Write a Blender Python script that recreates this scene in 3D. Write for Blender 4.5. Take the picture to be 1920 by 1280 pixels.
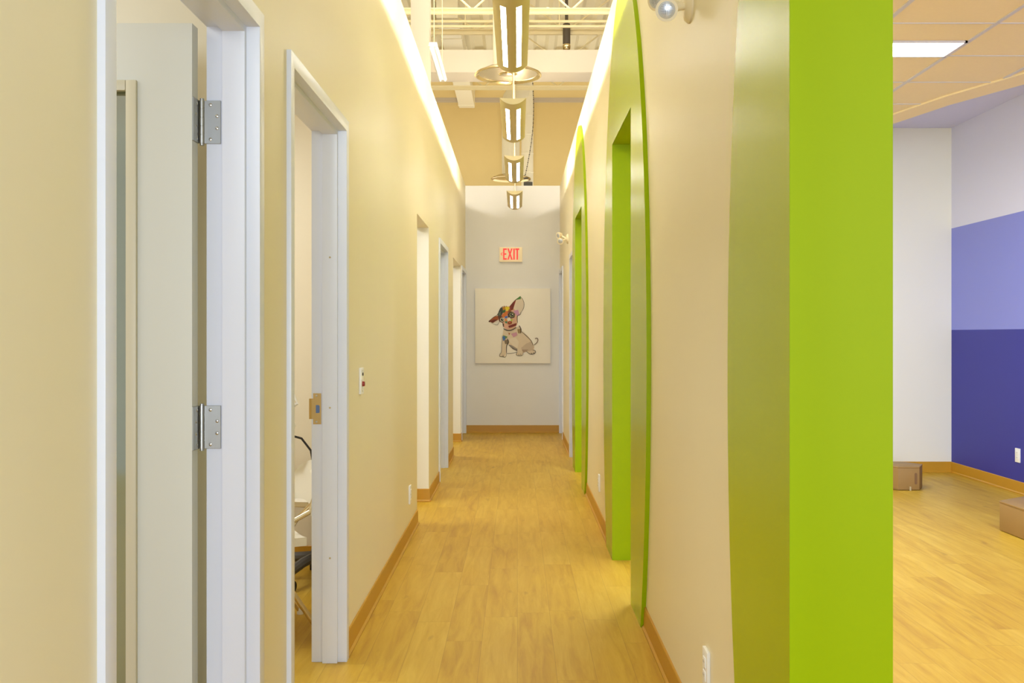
import bpy, bmesh, math, random
from mathutils import Vector, Matrix

# ---------------------------------------------------------------- scene, camera, light
for o in list(bpy.data.objects):
    bpy.data.objects.remove(o, do_unlink=True)
S = bpy.context.scene
C = S.collection
PI = math.pi
random.seed(7)

F = 1800.0                      # focal length in pixels of the 1920 px frame
CAMZ = 1.31
cam_d = bpy.data.cameras.new('camera')
cam = bpy.data.objects.new('camera', cam_d)
C.objects.link(cam)
cam.location = (0, 0, CAMZ)
cam.rotation_euler = (PI / 2, 0, 0)
cam_d.sensor_width = 36.0
cam_d.lens = 36.0 * F / 1920.0
cam_d.shift_x = -10.0 / 1920.0
cam_d.shift_y = -12.0 / 1920.0
cam_d.clip_start = 0.02
S.camera = cam

S.view_settings.view_transform = 'Standard'
S.view_settings.look = 'None'
S.view_settings.gamma = 1.0
S.view_settings.use_curve_mapping = False
S.view_settings.exposure = 0.09

world = bpy.data.worlds.new('daylight')
S.world = world
world.use_nodes = True
bgn = world.node_tree.nodes['Background']
bgn.inputs[0].default_value = (0.80, 0.88, 1.0, 1)
bgn.inputs[1].default_value = 0.55


def area(name, loc, rot, sx, sy, power, col, spread=180):
    l = bpy.data.lights.new(name, 'AREA')
    l.shape = 'RECTANGLE'
    l.size, l.size_y = sx, sy
    l.energy = power
    l.color = col
    l.spread = math.radians(spread)
    o = bpy.data.objects.new(name, l)
    C.objects.link(o)
    o.location = loc
    o.rotation_euler = rot
    return o


# daylight of the shopfront behind the photographer, and the ceiling lamps of the rooms off the corridor, plus added fill lights
area('shopfront_daylight', (0.0, -9.0, 1.7), (PI / 2, 0, 0), 5.0, 3.0, 620, (0.80, 0.90, 1.0))
area('lobby_ceiling_light', (-0.1, -1.3, 3.2), (0, 0, 0), 2.0, 1.2, 14, (1.0, 0.97, 0.90))
area('room_light_one', (-2.2, 1.6, 2.72), (0, 0, 0), 1.2, 1.2, 16, (1.0, 0.95, 0.84))
area('room_light_two', (-2.0, 4.2, 2.72), (0, 0, 0), 1.2, 1.2, 31, (0.98, 0.99, 1.0))
area('room_light_three', (-1.9, 6.6, 2.72), (0, 0, 0), 0.8, 0.8, 32, (0.94, 0.98, 1.0))
area('room_light_four', (-2.0, 9.0, 2.72), (0, 0, 0), 0.8, 0.8, 14, (0.88, 0.94, 1.0))
area('room_light_five', (-1.9, 10.9, 2.72), (0, 0, 0), 0.8, 0.8, 26, (0.92, 0.95, 1.0))
area('high_bay_light', (0.0, 8.0, 5.2), (0, 0, 0), 3.0, 6.0, 110, (1.0, 0.96, 0.84))
area('upper_fill', (0.0, 14.9, 3.1), (PI, 0, 0), 6.0, 2.6, 65, (1.0, 0.94, 0.78))  # added upward fill, unseen behind the end wall, brightens the high ceiling space
area('playroom_top_fill', (2.6, 2.7, 2.98), (0, 0, 0), 1.2, 3.6, 60, (0.86, 0.93, 1.0))  # added cool fill below the tile ceiling, out of view
area('playroom_hidden_fill', (1.65, 6.6, 2.97), (0, 0, 0), 1.0, 1.6, 72, (0.76, 0.88, 1.0))  # unseen fill with no fixture, added to brighten the purple room walls
area('playroom_cool_fill', (2.5, -2.6, 1.7), (PI / 2, 0, 0), 2.8, 2.2, 60, (0.72, 0.85, 1.0))  # added upright fill panel, no actual window; cools and lifts the far walls

# ---------------------------------------------------------------- materials


def lin(r, g, b):
    f = lambda c: (c / 255 / 12.92) if c / 255 <= 0.04045 else ((c / 255 + 0.055) / 1.055) ** 2.4
    return (f(r), f(g), f(b), 1.0)


def mat(name, rgb, rough=0.5, metal=0.0, spec=0.5, coat=0.0, noise=0.0, nscale=6.0, bump=0.0, bscale=200.0, emit=None, es=0.0, trans=0.0, alpha=1.0):
    m = bpy.data.materials.new(name)
    m.use_nodes = True
    nt = m.node_tree
    p = nt.nodes['Principled BSDF']
    col = lin(*rgb)
    p.inputs['Base Color'].default_value = col
    p.inputs['Roughness'].default_value = rough
    p.inputs['Metallic'].default_value = metal
    p.inputs['Specular IOR Level'].default_value = spec
    p.inputs['Coat Weight'].default_value = coat
    p.inputs['Coat Roughness'].default_value = 0.12
    p.inputs['Transmission Weight'].default_value = trans
    if emit:
        p.inputs['Emission Color'].default_value = lin(*emit)
        p.inputs['Emission Strength'].default_value = es
    if noise or bump:
        tc = nt.nodes.new('ShaderNodeTexCoord')
        if noise:
            n = nt.nodes.new('ShaderNodeTexNoise')
            n.inputs['Scale'].default_value = nscale
            n.inputs['Detail'].default_value = 4
            nt.links.new(tc.outputs['Object'], n.inputs['Vector'])
            mx = nt.nodes.new('ShaderNodeMix')
            mx.data_type = 'RGBA'
            a = tuple(max(0, c * (1 - noise)) for c in col[:3]) + (1,)
            b = tuple(min(1, c * (1 + noise)) for c in col[:3]) + (1,)
            mx.inputs[6].default_value = a
            mx.inputs[7].default_value = b
            nt.links.new(n.outputs['Fac'], mx.inputs[0])
            nt.links.new(mx.outputs[2], p.inputs['Base Color'])
        if bump:
            n2 = nt.nodes.new('ShaderNodeTexNoise')
            n2.inputs['Scale'].default_value = bscale
            nt.links.new(tc.outputs['Object'], n2.inputs['Vector'])
            bp = nt.nodes.new('ShaderNodeBump')
            bp.inputs['Strength'].default_value = bump
            bp.inputs['Distance'].default_value = 0.002
            nt.links.new(n2.outputs['Fac'], bp.inputs['Height'])
            nt.links.new(bp.outputs['Normal'], p.inputs['Normal'])
    return m


def emission(name, rgb, s):
    m = bpy.data.materials.new(name)
    m.use_nodes = True
    nt = m.node_tree
    nt.nodes.clear()
    o = nt.nodes.new('ShaderNodeOutputMaterial')
    e = nt.nodes.new('ShaderNodeEmission')
    e.inputs[0].default_value = lin(*rgb)
    e.inputs[1].default_value = s
    nt.links.new(e.outputs[0], o.inputs[0])
    return m


def plank_mat():
    m = bpy.data.materials.new('honey_plank_floor')
    m.use_nodes = True
    nt = m.node_tree
    L = nt.links.new
    p = nt.nodes['Principled BSDF']

    def mth(op, a, b=None):
        n = nt.nodes.new('ShaderNodeMath')
        n.operation = op
        for i, v in enumerate((a, b)):
            if v is None:
                continue
            if isinstance(v, (int, float)):
                n.inputs[i].default_value = v
            else:
                L(v, n.inputs[i])
        return n.outputs[0]
    tc = nt.nodes.new('ShaderNodeTexCoord')
    sp = nt.nodes.new('ShaderNodeSeparateXYZ')
    L(tc.outputs['Object'], sp.inputs[0])
    X, Y = sp.outputs[0], sp.outputs[1]
    rx = mth('DIVIDE', X, 0.152)
    row = mth('FLOOR', rx)
    fx = mth('SUBTRACT', rx, row)
    wn = nt.nodes.new('ShaderNodeTexWhiteNoise')
    wn.noise_dimensions = '1D'
    L(row, wn.inputs['W'])
    uy = mth('ADD', mth('DIVIDE', Y, 0.92), mth('MULTIPLY', wn.outputs['Value'], 7.0))
    cell = mth('FLOOR', uy)
    fy = mth('SUBTRACT', uy, cell)
    cb = nt.nodes.new('ShaderNodeCombineXYZ')
    L(row, cb.inputs[0]); L(cell, cb.inputs[1])
    w2 = nt.nodes.new('ShaderNodeTexWhiteNoise')
    w2.noise_dimensions = '3D'
    L(cb.outputs[0], w2.inputs['Vector'])
    # grain: noise stretched along the plank, offset per plank
    g = nt.nodes.new('ShaderNodeCombineXYZ')
    L(mth('MULTIPLY', X, 16.0), g.inputs[0])
    L(mth('ADD', mth('MULTIPLY', Y, 1.5), mth('MULTIPLY', w2.outputs['Value'], 40.0)), g.inputs[1])
    n1 = nt.nodes.new('ShaderNodeTexNoise')
    n1.inputs['Scale'].default_value = 1.4
    n1.inputs['Detail'].default_value = 6
    n1.inputs['Roughness'].default_value = 0.62
    n1.inputs['Distortion'].default_value = 0.5
    L(g.outputs[0], n1.inputs['Vector'])
    cr = nt.nodes.new('ShaderNodeValToRGB')
    e = cr.color_ramp.elements
    e[0].position, e[0].color = 0.20, lin(*FLOOR_DARK)
    e[1].position, e[1].color = 0.72, lin(*FLOOR_LIGHT)
    k = cr.color_ramp.elements.new(0.48)
    k.color = lin(*FLOOR_MID)
    L(mth('ADD', n1.outputs['Fac'], mth('MULTIPLY', mth('SUBTRACT', w2.outputs['Value'], 0.5), 0.16)), cr.inputs['Fac'])
    # dark knots
    vo = nt.nodes.new('ShaderNodeTexNoise')
    vo.inputs['Scale'].default_value = 3.2
    vo.inputs['Detail'].default_value = 2
    kg = nt.nodes.new('ShaderNodeCombineXYZ')
    L(mth('MULTIPLY', X, 3.0), kg.inputs[0]); L(Y, kg.inputs[1])
    L(kg.outputs[0], vo.inputs['Vector'])
    kr = nt.nodes.new('ShaderNodeMapRange')
    kr.inputs['From Min'].default_value = 0.69
    kr.inputs['From Max'].default_value = 0.80
    L(vo.outputs['Fac'], kr.inputs['Value'])
    # joints
    dx = mth('MINIMUM', fx, mth('SUBTRACT', 1.0, fx))
    dy = mth('MINIMUM', fy, mth('SUBTRACT', 1.0, fy))
    jx = mth('LESS_THAN', dx, 0.007)
    jy = mth('LESS_THAN', dy, 0.0014)
    jo = mth('MULTIPLY', mth('MAXIMUM', jx, jy), 0.32)
    mx = nt.nodes.new('ShaderNodeMix'); mx.data_type = 'RGBA'
    L(mth('MAXIMUM', jo, mth('MULTIPLY', kr.outputs[0], 0.5)), mx.inputs[0])
    L(cr.outputs['Color'], mx.inputs[6])
    mx.inputs[7].default_value = lin(110, 70, 30)
    L(mx.outputs[2], p.inputs['Base Color'])
    p.inputs['Roughness'].default_value = 0.42
    p.inputs['Specular IOR Level'].default_value = 0.24
    return m


FLOOR_DARK, FLOOR_MID, FLOOR_LIGHT = (174, 130, 36), (196, 156, 48), (208, 172, 66)

M = {}
M['cream'] = mat('cream_wall_paint', (240, 230, 196), 0.42, noise=0.015, nscale=3, bump=0.03, bscale=300)
M['end'] = mat('greige_wall_paint', (236, 235, 235), 0.5, noise=0.015, bump=0.03, bscale=300)
M['white_paint'] = mat('white_wall_paint', (240, 238, 228), 0.6, bump=0.02, bscale=300)
M['room_cream'] = mat('room_cream_paint', (238, 228, 204), 0.6, noise=0.01)
M['frame'] = mat('lavender_white_enamel', (230, 235, 250), 0.32, noise=0.01)
M['leaf'] = mat('door_leaf_enamel', (214, 214, 204), 0.35, noise=0.01)
M['lite'] = mat('glazing_bead_enamel', (206, 198, 172), 0.4)
M['base'] = mat('caramel_vinyl_base', (194, 144, 36), 0.4, noise=0.04)
M['green_panel'] = mat('lime_gloss_panel', (172, 190, 0), 0.27, spec=0.30, noise=0.02)
M['green'] = mat('lime_lacquer', (156, 182, 0), 0.42, spec=0.12, noise=0.02)
M['floor'] = plank_mat()
M['steel'] = mat('brushed_steel', (176, 174, 168), 0.30, 1.0, noise=0.05, nscale=40)
M['screw'] = mat('bright_screw', (205, 203, 198), 0.22, 1.0)
M['brass'] = mat('satin_brass_plate', (206, 176, 120), 0.32, 1.0)
M['hole'] = mat('latch_pocket_blue_grey', (96, 120, 168), 0.5)
M['plate'] = mat('white_cover_plate', (248, 248, 246), 0.35)
M['slotdark'] = mat('socket_slot', (70, 60, 50), 0.6)
M['red'] = mat('red_button', (150, 40, 30), 0.4)
M['tan_plastic'] = mat('tan_rocker', (190, 175, 140), 0.4)
M['shade'] = mat('pendant_satin_metal', (214, 198, 150), 0.4, 0.25, noise=0.02)
M['shade_end'] = mat('pendant_end_cap', (232, 218, 180), 0.5)
M['slotlight'] = emission('pendant_slot_glow', (255, 250, 238), 29.0)
M['uplamp'] = emission('pendant_uplight', (255, 246, 226), 2100.0)
M['chrome'] = mat('polished_diffuser', (222, 205, 165), 0.14, 1.0)
M['deck'] = mat('painted_roof_deck', (246, 236, 205), 0.6, noise=0.02)
M['upper'] = mat('upper_wall_tan', (228, 204, 142), 0.7, noise=0.02)
M['beam'] = mat('cream_drywall_beam', (198, 186, 168), 0.6)
M['joist'] = mat('painted_joist_steel', (244, 230, 188), 0.5)
M['duct'] = mat('painted_duct', (246, 238, 214), 0.4)
M['ductdark'] = mat('shadowy_duct_side', (150, 130, 90), 0.6)
M['black'] = mat('black_plastic', (34, 32, 34), 0.45)
M['dkgrey'] = mat('charcoal_plastic', (88, 86, 84), 0.5)
M['pipe_grey'] = mat('dark_grey_pipe', (92, 82, 70), 0.5)
M['lilac'] = mat('lilac_paint', (214, 216, 253), 0.6)
M['tile'] = mat('ceiling_tile', (246, 228, 186), 0.9, noise=0.03, nscale=60, bump=0.1, bscale=400)
M['grid'] = mat('ceiling_grid_metal', (214, 210, 214), 0.4)
M['troffer'] = emission('troffer_lens', (250, 250, 255), 20.0)
M['box'] = mat('brown_lacquered_box', (158, 124, 72), 0.55, noise=0.05, nscale=9)
M['boxslot'] = mat('box_hand_slot', (128, 94, 60), 0.6)
M['canvas'] = mat('cream_canvas', (253, 247, 236), 0.7, noise=0.02, nscale=4, bump=0.08, bscale=500)
M['exit_body'] = mat('exit_housing', (246, 228, 190), 0.4, emit=(255, 232, 190), es=0.12)
M['exit_red'] = mat('exit_letter_red', (235, 60, 60), 0.4, emit=(255, 50, 50), es=0.45)
M['lens'] = mat('ribbed_lamp_glass', (216, 220, 228), 0.18, 0.35)
M['lens_rib'] = mat('lens_rib', (120, 124, 132), 0.25, 0.3)
M['ivory'] = mat('ivory_lamp_housing', (240, 226, 190), 0.4)
M['chair_white'] = mat('white_chair_plastic', (244, 240, 224), 0.4)
M['chair_tube'] = mat('champagne_tube', (226, 212, 176), 0.22, 0.9)
M['lamp_white'] = mat('lamp_white_enamel', (250, 250, 250), 0.4)
M['bulb_green'] = mat('lamp_grille', (150, 150, 110), 0.4, 0.4)


def purple_mat():
    m = mat('three_band_purple_wall', (200, 195, 235), 0.55)
    nt = m.node_tree
    p = nt.nodes['Principled BSDF']
    g = nt.nodes.new('ShaderNodeNewGeometry')
    s = nt.nodes.new('ShaderNodeSeparateXYZ')
    nt.links.new(g.outputs['Position'], s.inputs[0])
    r = nt.nodes.new('ShaderNodeValToRGB')
    r.color_ramp.interpolation = 'CONSTANT'
    e = r.color_ramp.elements
    e[0].position, e[0].color = 0.0, lin(50, 52, 160)
    e[1].position, e[1].color = 1.356 / 4, lin(138, 146, 232)
    k = e.new(2.319 / 4)
    k.color = lin(226, 228, 255)
    d = nt.nodes.new('ShaderNodeMath'); d.operation = 'DIVIDE'; d.inputs[1].default_value = 4.0
    nt.links.new(s.outputs[2], d.inputs[0])
    nt.links.new(d.outputs[0], r.inputs['Fac'])
    nt.links.new(r.outputs['Color'], p.inputs['Base Color'])
    return m


M['purple'] = purple_mat()


def glass_mat():
    m = bpy.data.materials.new('door_lite_glass')
    m.use_nodes = True
    nt = m.node_tree
    nt.nodes.clear()
    o = nt.nodes.new('ShaderNodeOutputMaterial')
    t = nt.nodes.new('ShaderNodeBsdfTransparent')
    t.inputs[0].default_value = (0.80, 0.84, 0.80, 1)
    g = nt.nodes.new('ShaderNodeBsdfGlossy')
    g.inputs['Roughness'].default_value = 0.06
    mx = nt.nodes.new('ShaderNodeMixShader')
    mx.inputs[0].default_value = 0.16
    nt.links.new(t.outputs[0], mx.inputs[1])
    nt.links.new(g.outputs[0], mx.inputs[2])
    nt.links.new(mx.outputs[0], o.inputs[0])
    return m


M['glass'] = glass_mat()

# ---------------------------------------------------------------- mesh helpers


class MB:
    def __init__(self):
        self.v, self.f, self.mi = [], [], []

    def add(self, vs, fs, mi=0):
        n = len(self.v)
        self.v += [tuple(p) for p in vs]
        self.f += [tuple(i + n for i in f) for f in fs]
        self.mi += [mi] * len(fs)
        return self

    def box(self, x0, x1, y0, y1, z0, z1, mi=0):
        x0, x1 = min(x0, x1), max(x0, x1); y0, y1 = min(y0, y1), max(y0, y1); z0, z1 = min(z0, z1), max(z0, z1)
        vs = [(x0, y0, z0), (x1, y0, z0), (x1, y1, z0), (x0, y1, z0), (x0, y0, z1), (x1, y0, z1), (x1, y1, z1), (x0, y1, z1)]
        return self.add(vs, [(3, 2, 1, 0), (4, 5, 6, 7), (0, 1, 5, 4), (1, 2, 6, 5), (2, 3, 7, 6), (3, 0, 4, 7)], mi)

    def prism(self, poly, axis, a0, a1, mi=0):
        """poly in the plane of the two other axes, in order; extruded along axis from a0 to a1"""
        def P(q, a):
            if axis == 'x': return (a, q[0], q[1])
            if axis == 'y': return (q[0], a, q[1])
            return (q[0], q[1], a)
        n = len(poly)
        vs = [P(q, a0) for q in poly] + [P(q, a1) for q in poly]
        fs = [tuple(range(n)), tuple(range(2 * n - 1, n - 1, -1))]
        fs += [(i, (i + 1) % n, n + (i + 1) % n, n + i) for i in range(n)]
        return self.add(vs, fs, mi)

    def cyl(self, p0, p1, r0, r1=None, n=20, mi=0, caps=True):
        r1 = r0 if r1 is None else r1
        p0, p1 = Vector(p0), Vector(p1)
        d = (p1 - p0).normalized()
        a = d.orthogonal().normalized(); b = d.cross(a)
        vs = []
        for p, r in ((p0, r0), (p1, r1)):
            vs += [p + (a * math.cos(2 * PI * i / n) + b * math.sin(2 * PI * i / n)) * r for i in range(n)]
        fs = [(i, (i + 1) % n, n + (i + 1) % n, n + i) for i in range(n)]
        if caps:
            fs += [tuple(range(n - 1, -1, -1)), tuple(range(n, 2 * n))]
        return self.add(vs, fs, mi)

    def tube(self, pts, r, n=10, mi=0):
        pts = [Vector(p) for p in pts]
        rings, a = [], None
        for i, p in enumerate(pts):
            d = (pts[min(i + 1, len(pts) - 1)] - pts[max(i - 1, 0)]).normalized()
            if a is None:
                a = d.orthogonal().normalized()
            else:
                a = (a - d * a.dot(d)).normalized()
            b = d.cross(a)
            rings.append([p + (a * math.cos(2 * PI * k / n) + b * math.sin(2 * PI * k / n)) * r for k in range(n)])
        vs = [q for R in rings for q in R]
        fs = []
        for i in range(len(pts) - 1):
            fs += [(i * n + k, i * n + (k + 1) % n, (i + 1) * n + (k + 1) % n, (i + 1) * n + k) for k in range(n)]
        m = len(pts) - 1
        fs += [tuple(range(n - 1, -1, -1)), tuple(m * n + k for k in range(n))]
        return self.add(vs, fs, mi)

    def lathe(self, prof, o, d, n=40, mi=0):
        """prof: list of (radius, distance along d) revolved about the line through o along d"""
        o, d = Vector(o), Vector(d).normalized()
        a = d.orthogonal().normalized(); b = d.cross(a)
        vs = []
        for r, h in prof:
            r = max(r, 1e-5)
            vs += [o + d * h + (a * math.cos(2 * PI * k / n) + b * math.sin(2 * PI * k / n)) * r for k in range(n)]
        fs = []
        for i in range(len(prof) - 1):
            fs += [(i * n + k, i * n + (k + 1) % n, (i + 1) * n + (k + 1) % n, (i + 1) * n + k) for k in range(n)]
        fs += [tuple(range(n - 1, -1, -1)), tuple((len(prof) - 1) * n + k for k in range(n))]
        return self.add(vs, fs, mi)

    def build(self, name, mats, parent=None, org=None, bevel=0.0, seg=2, smooth=True, loc=None, normals=True):
        """links ONE mesh object; geometry is in world space, org is the world point that becomes its origin"""
        if not isinstance(mats, (list, tuple)):
            mats = [mats]
        if org is None:
            org = Vector((0, 0, 0)) if parent is None else WORLD.get(parent.name, Vector((0, 0, 0)))
        org = Vector(org)
        bm = bmesh.new()
        vs = [bm.verts.new(Vector(p) - org) for p in self.v]
        for f, mi in zip(self.f, self.mi):
            try:
                fa = bm.faces.new([vs[i] for i in f]); fa.material_index = mi
            except ValueError:
                pass
        if normals:
            bmesh.ops.recalc_face_normals(bm, faces=bm.faces)
        if bevel:
            es = [e for e in bm.edges if len(e.link_faces) == 2 and e.calc_face_angle(0) > 0.5]
            bmesh.ops.bevel(bm, geom=es, offset=bevel, segments=seg, affect='EDGES', profile=0.6)
        if smooth:
            for f in bm.faces: f.smooth = True
            for e in bm.edges:
                e.smooth = len(e.link_faces) == 2 and e.calc_face_angle(0) < 0.6
        me = bpy.data.meshes.new(name)
        bm.to_mesh(me); bm.free()
        for m in mats: me.materials.append(m)
        o = bpy.data.objects.new(name, me)
        C.objects.link(o)
        if parent is not None:
            o.parent = parent
            # parent's world origin is tracked in WORLD so children sit right
            o.location = org - WORLD.get(parent.name, Vector((0, 0, 0)))
        else:
            o.location = org
        WORLD[o.name] = org
        return o


WORLD = {}


def tag(o, label=None, cat=None, group=None, kind=None):
    if label: o['label'] = label
    if cat: o['category'] = cat
    if group: o['group'] = group
    if kind: o['kind'] = kind
    return o


def thing(name, loc, label, cat, group=None, kind=None):
    o = bpy.data.objects.new(name, None)
    o.empty_display_size = 0.05
    C.objects.link(o)
    o.location = loc
    WORLD[o.name] = Vector(loc)
    return tag(o, label, cat, group, kind)


def kids(o):
    return [c for c in bpy.data.objects if c.parent == o]


def copy_tree(o, loc=None, label=None, rotz=None):
    def rec(a, par):
        c = a.copy(); C.objects.link(c)
        WORLD[c.name] = WORLD.get(a.name, Vector((0, 0, 0)))
        if par is not None:
            c.parent = par
        for k in kids(a):
            rec(k, c)
        return c
    c = rec(o, None)
    if loc is not None:
        c.location = loc; WORLD[c.name] = Vector(loc)
    if rotz is not None: c.rotation_euler.z = rotz
    if label: c['label'] = label
    return c


def struct(name, mb, m, label, cat, **k):
    return tag(mb.build(name, m, **k), label, cat, kind='structure')


# ---------------------------------------------------------------- room shell
XL, XLF, XLB = -0.697, -0.683, -0.811        # left wall plane, frame face plane, wall back
XR, XRF, XRB = 0.572, 0.558, 0.758           # right wall plane, frame face, wall back
YE, WT, DH, OH = 12.885, 3.314, 2.128, 2.155
PY, PX = 9.175, 4.149                        # playroom back wall and purple wall
FJ = 0.045
D1, D2, D3, D4 = (1.637, 2.548), (2.945, 3.848), (8.548, 9.478), (11.945, 12.830)
R2, R1 = (9.40, 10.30), (11.99, 12.838)
A, B = (6.673, 7.558), (10.41, 11.80)
ARC = (1.491, 5.131, 8.722)                  # green arch door centres
HW, GH = 0.457, 2.42

struct('floor', MB().box(-4.2, 4.4, -4, 17.3, -0.12, 0), M['floor'], 'honey wood plank floor running along the corridor and into the purple room', 'floor')


def outline(y0, y1, top, cuts):
    p = [(y0, 0)]
    for a, b, h in cuts:
        p += [(a, 0), (a, h), (b, h), (b, 0)]
    return p + [(y1, 0), (y1, top), (y0, top)]


g = FJ - 0.006
struct('wall_left', MB().prism(outline(0.55, YE, WT, [(D1[0] - g, D1[1] + g, DH + g), (D2[0] - g, D2[1] + g, DH + g), (A[0], A[1], OH),
       (D3[0] - g, D3[1] + g, DH + g), (B[0], B[1], OH), (D4[0] - g, D4[1] + g, DH + g)]), 'x', XL, XLB), M['cream'], 'long cream corridor wall with six door openings', 'wall')
rc = [(c - HW - 0.012, c + HW + 0.012, GH + 0.012) for c in ARC]
struct('wall_right', MB().prism(outline(0.40, YE, WT, rc + [(R2[0] - g, R2[1] + g, DH + g), (R1[0] - g, R1[1] + g, DH + g)]), 'x', XR, XRB), M['cream'],
       'cream corridor wall carrying the green arches', 'wall')
struct('wall_end', MB().box(XLB - 1.2, XRB + 1.2, YE, YE + 0.12, 0, WT), M['end'], 'greige end wall with the exit sign and the dog canvas', 'wall')
struct('wall_room_back', MB().box(XRB, PX + 0.1, PY, PY + 0.1, 0, 3.6), M['white_paint'], 'white back wall of the purple room', 'wall')
struct('wall_room_right', MB().box(PX, PX + 0.1, -4, PY, 0, 3.6), M['purple'], 'purple wall in three bands from pale lilac to deep violet', 'wall')
# rooms off the corridor on the left
for nm, y in (('wall_partition_a', 2.82), ('wall_partition_b', 5.52), ('wall_partition_c', 7.56 + 0.35), ('wall_partition_d', 9.93), ('wall_partition_e', 11.87)):
    struct(nm, MB().box(-4.0, XLB, y, y + 0.1, 0, 2.75), M['room_cream'], 'cream partition between two side rooms at ' + {'a': 'the glazed door', 'b': 'the white folding chair', 'c': 'the first cased opening', 'd': 'the second framed doorway past it', 'e': 'the far cased opening'}[nm[-1]], 'wall')
struct('wall_room_left', MB().box(-4.1, -4.0, 0.55, 13, 0, 2.75), M['room_cream'], 'outer wall of the side rooms', 'wall')
struct('ceiling_room_left', MB().box(-4.1, XLB, 0.55, 13, 2.75, 2.85), M['white_paint'], 'flat ceiling over the side rooms', 'ceiling')

# upper storey shell above the open corridor
deck = MB()
deck.box(-5, 5, -4, 17.2, 5.55, 5.7)
x = -5.0
while x < 5.0:
    deck.prism([(x, 5.55), (x + 0.05, 5.50), (x + 0.13, 5.50), (x + 0.18, 5.55)], 'y', -4, 17.2)
    x += 0.30
struct('ceiling_deck', deck, M['deck'], 'cream painted ribbed roof deck high over the corridor', 'ceiling', smooth=False)
struct('wall_upper_far', MB().box(-5, 5, 16.6, 16.8, 0, 5.55), M['upper'], 'tan high wall beyond the end of the corridor', 'wall')
struct('wall_upper_left', MB().box(-5.1, -5, -4, 17.2, 2.75, 5.6), M['upper'], 'tan high wall beyond the side rooms', 'wall')
struct('wall_upper_right', MB().box(5, 5.1, -4, 17.2, 3.2, 5.6), M['upper'], 'tan high wall above the purple room', 'wall')
struct('trim_ledge', MB().box(-5, 5, 16.54, 16.6, 5.33, 5.40), M['beam'], 'narrow ledge along the top of the tan high wall', 'trim')
struct('ceiling_far_soffit', MB().box(-5, 5, 15.45, 16.6, 5.40, 5.50), M['upper'], 'tan flat soffit between the roof deck and the high far wall', 'ceiling')
struct('trim_beam', MB().prism([(11.0, 4.32), (11.42, 4.32), (11.42, 4.60), (11.0, 4.577)], 'x', -5, 5), M['beam'], 'wide cream boxed beam crossing above the corridor', 'beam')

# ------------------------------------------------ purple room ceiling
ZT = 3.01
edge = [(2.78, PY), (2.86, 8.5), (3.0, 7.70), (3.173, 7.05), (3.414, 6.469), (3.75, 5.90), (PX, 5.42)]
inner = [(2.66, PY), (2.74, 8.4), (2.86, 7.45), (3.03, 6.82), (3.276, 6.207), (3.62, 5.62), (PX, 5.08)]
struct('ceiling_tiles', MB().prism([(XRB, -4), (PX, -4)] + inner[::-1] + [(XRB, PY)], 'z', ZT, ZT + 0.03), M['tile'], 'suspended tile ceiling of the purple room', 'ceiling', smooth=False)
struct('trim_curve', MB().prism(inner + edge[::-1], 'z', ZT - 0.012, ZT + 0.28), M['tile'], 'curved cream border where the tile ceiling stops', 'trim')
struct('ceiling_soffit', MB().box(XRB, PX, -4, PY, 3.288, 3.32), M['lilac'], 'lilac ceiling strip above the curved border', 'ceiling')
grid = MB()
inner_pts = inner


def curve_y(xq):          # y of the tile edge at a given x
    if xq <= inner[0][0]: return PY
    for (xa, ya), (xb, yb) in zip(inner, inner[1:]):
        if xa <= xq <= xb:
            return ya + (yb - ya) * (xq - xa) / (xb - xa)
    return inner[-1][1]


def curve_x(yq):
    if yq <= inner[-1][1]: return PX
    for (xa, ya), (xb, yb) in zip(inner, inner[1:]):
        if yb <= yq <= ya:
            return xa + (xb - xa) * (yq - ya) / (yb - ya)
    return inner[0][0]


for i in range(-3, 4):
    xg = 2.61 + 0.61 * i
    if XRB < xg < PX:
        grid.box(xg - 0.012, xg + 0.012, -4, curve_y(xg), ZT - 0.006, ZT)
for i in range(-10, 7):
    yg = 5.84 + 0.61 * i
    if -4 < yg < PY:
        grid.box(XRB, curve_x(yg), yg - 0.005, yg + 0.005, ZT - 0.004, ZT)
tag(grid.build('trim_grid', M['grid']), 'thin grid of metal bars holding the ceiling tiles', 'trim', kind='structure')


def troffer(xa, xb, ya, yb, label):
    t = thing('ceiling_light', ((xa + xb) / 2, (ya + yb) / 2, ZT), label, 'ceiling light', 'flat lights in the tile ceiling')
    fr = MB()
    for q in ((xa, xb, ya, ya + 0.014), (xa, xb, yb - 0.014, yb), (xa, xa + 0.014, ya, yb), (xb - 0.014, xb, ya, yb)):
        fr.box(*q, ZT - 0.012, ZT - 0.001)
    fr.build('frame', M['grid'], t)
    MB().box(xa + 0.014, xb - 0.014, ya + 0.014, yb - 0.014, ZT - 0.009, ZT - 0.002).build('diffuser', M['troffer'], t)
    return t


troffer(1.39, 2.60, 5.54, 5.84, 'long flat white ceiling light glowing above the purple room')
for xa, ya in ((1.39, 2.49), (1.39, -0.56)):
    t = troffer(xa, xa + 1.21, ya, ya + 0.30, 'flat ceiling light of the purple room hidden behind the green arch')
dl = MB().lathe([(0.055, 0), (0.055, 0.006), (0.042, 0.006), (0.036, 0.0)], (3.22, 7.55, 3.288), (0, 0, -1), 24)
d = thing('recessed_spotlight', (3.22, 7.55, 3.288), 'small round white spotlight sunk into the lilac ceiling strip', 'spotlight')
dl.build('trim_ring', M['plate'], d)
MB().cyl((3.22, 7.55, 3.285), (3.22, 7.55, 3.281), 0.034, n=20).build('lamp', M['troffer'], d)

# ------------------------------------------------ baseboards
BH = 0.102


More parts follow.
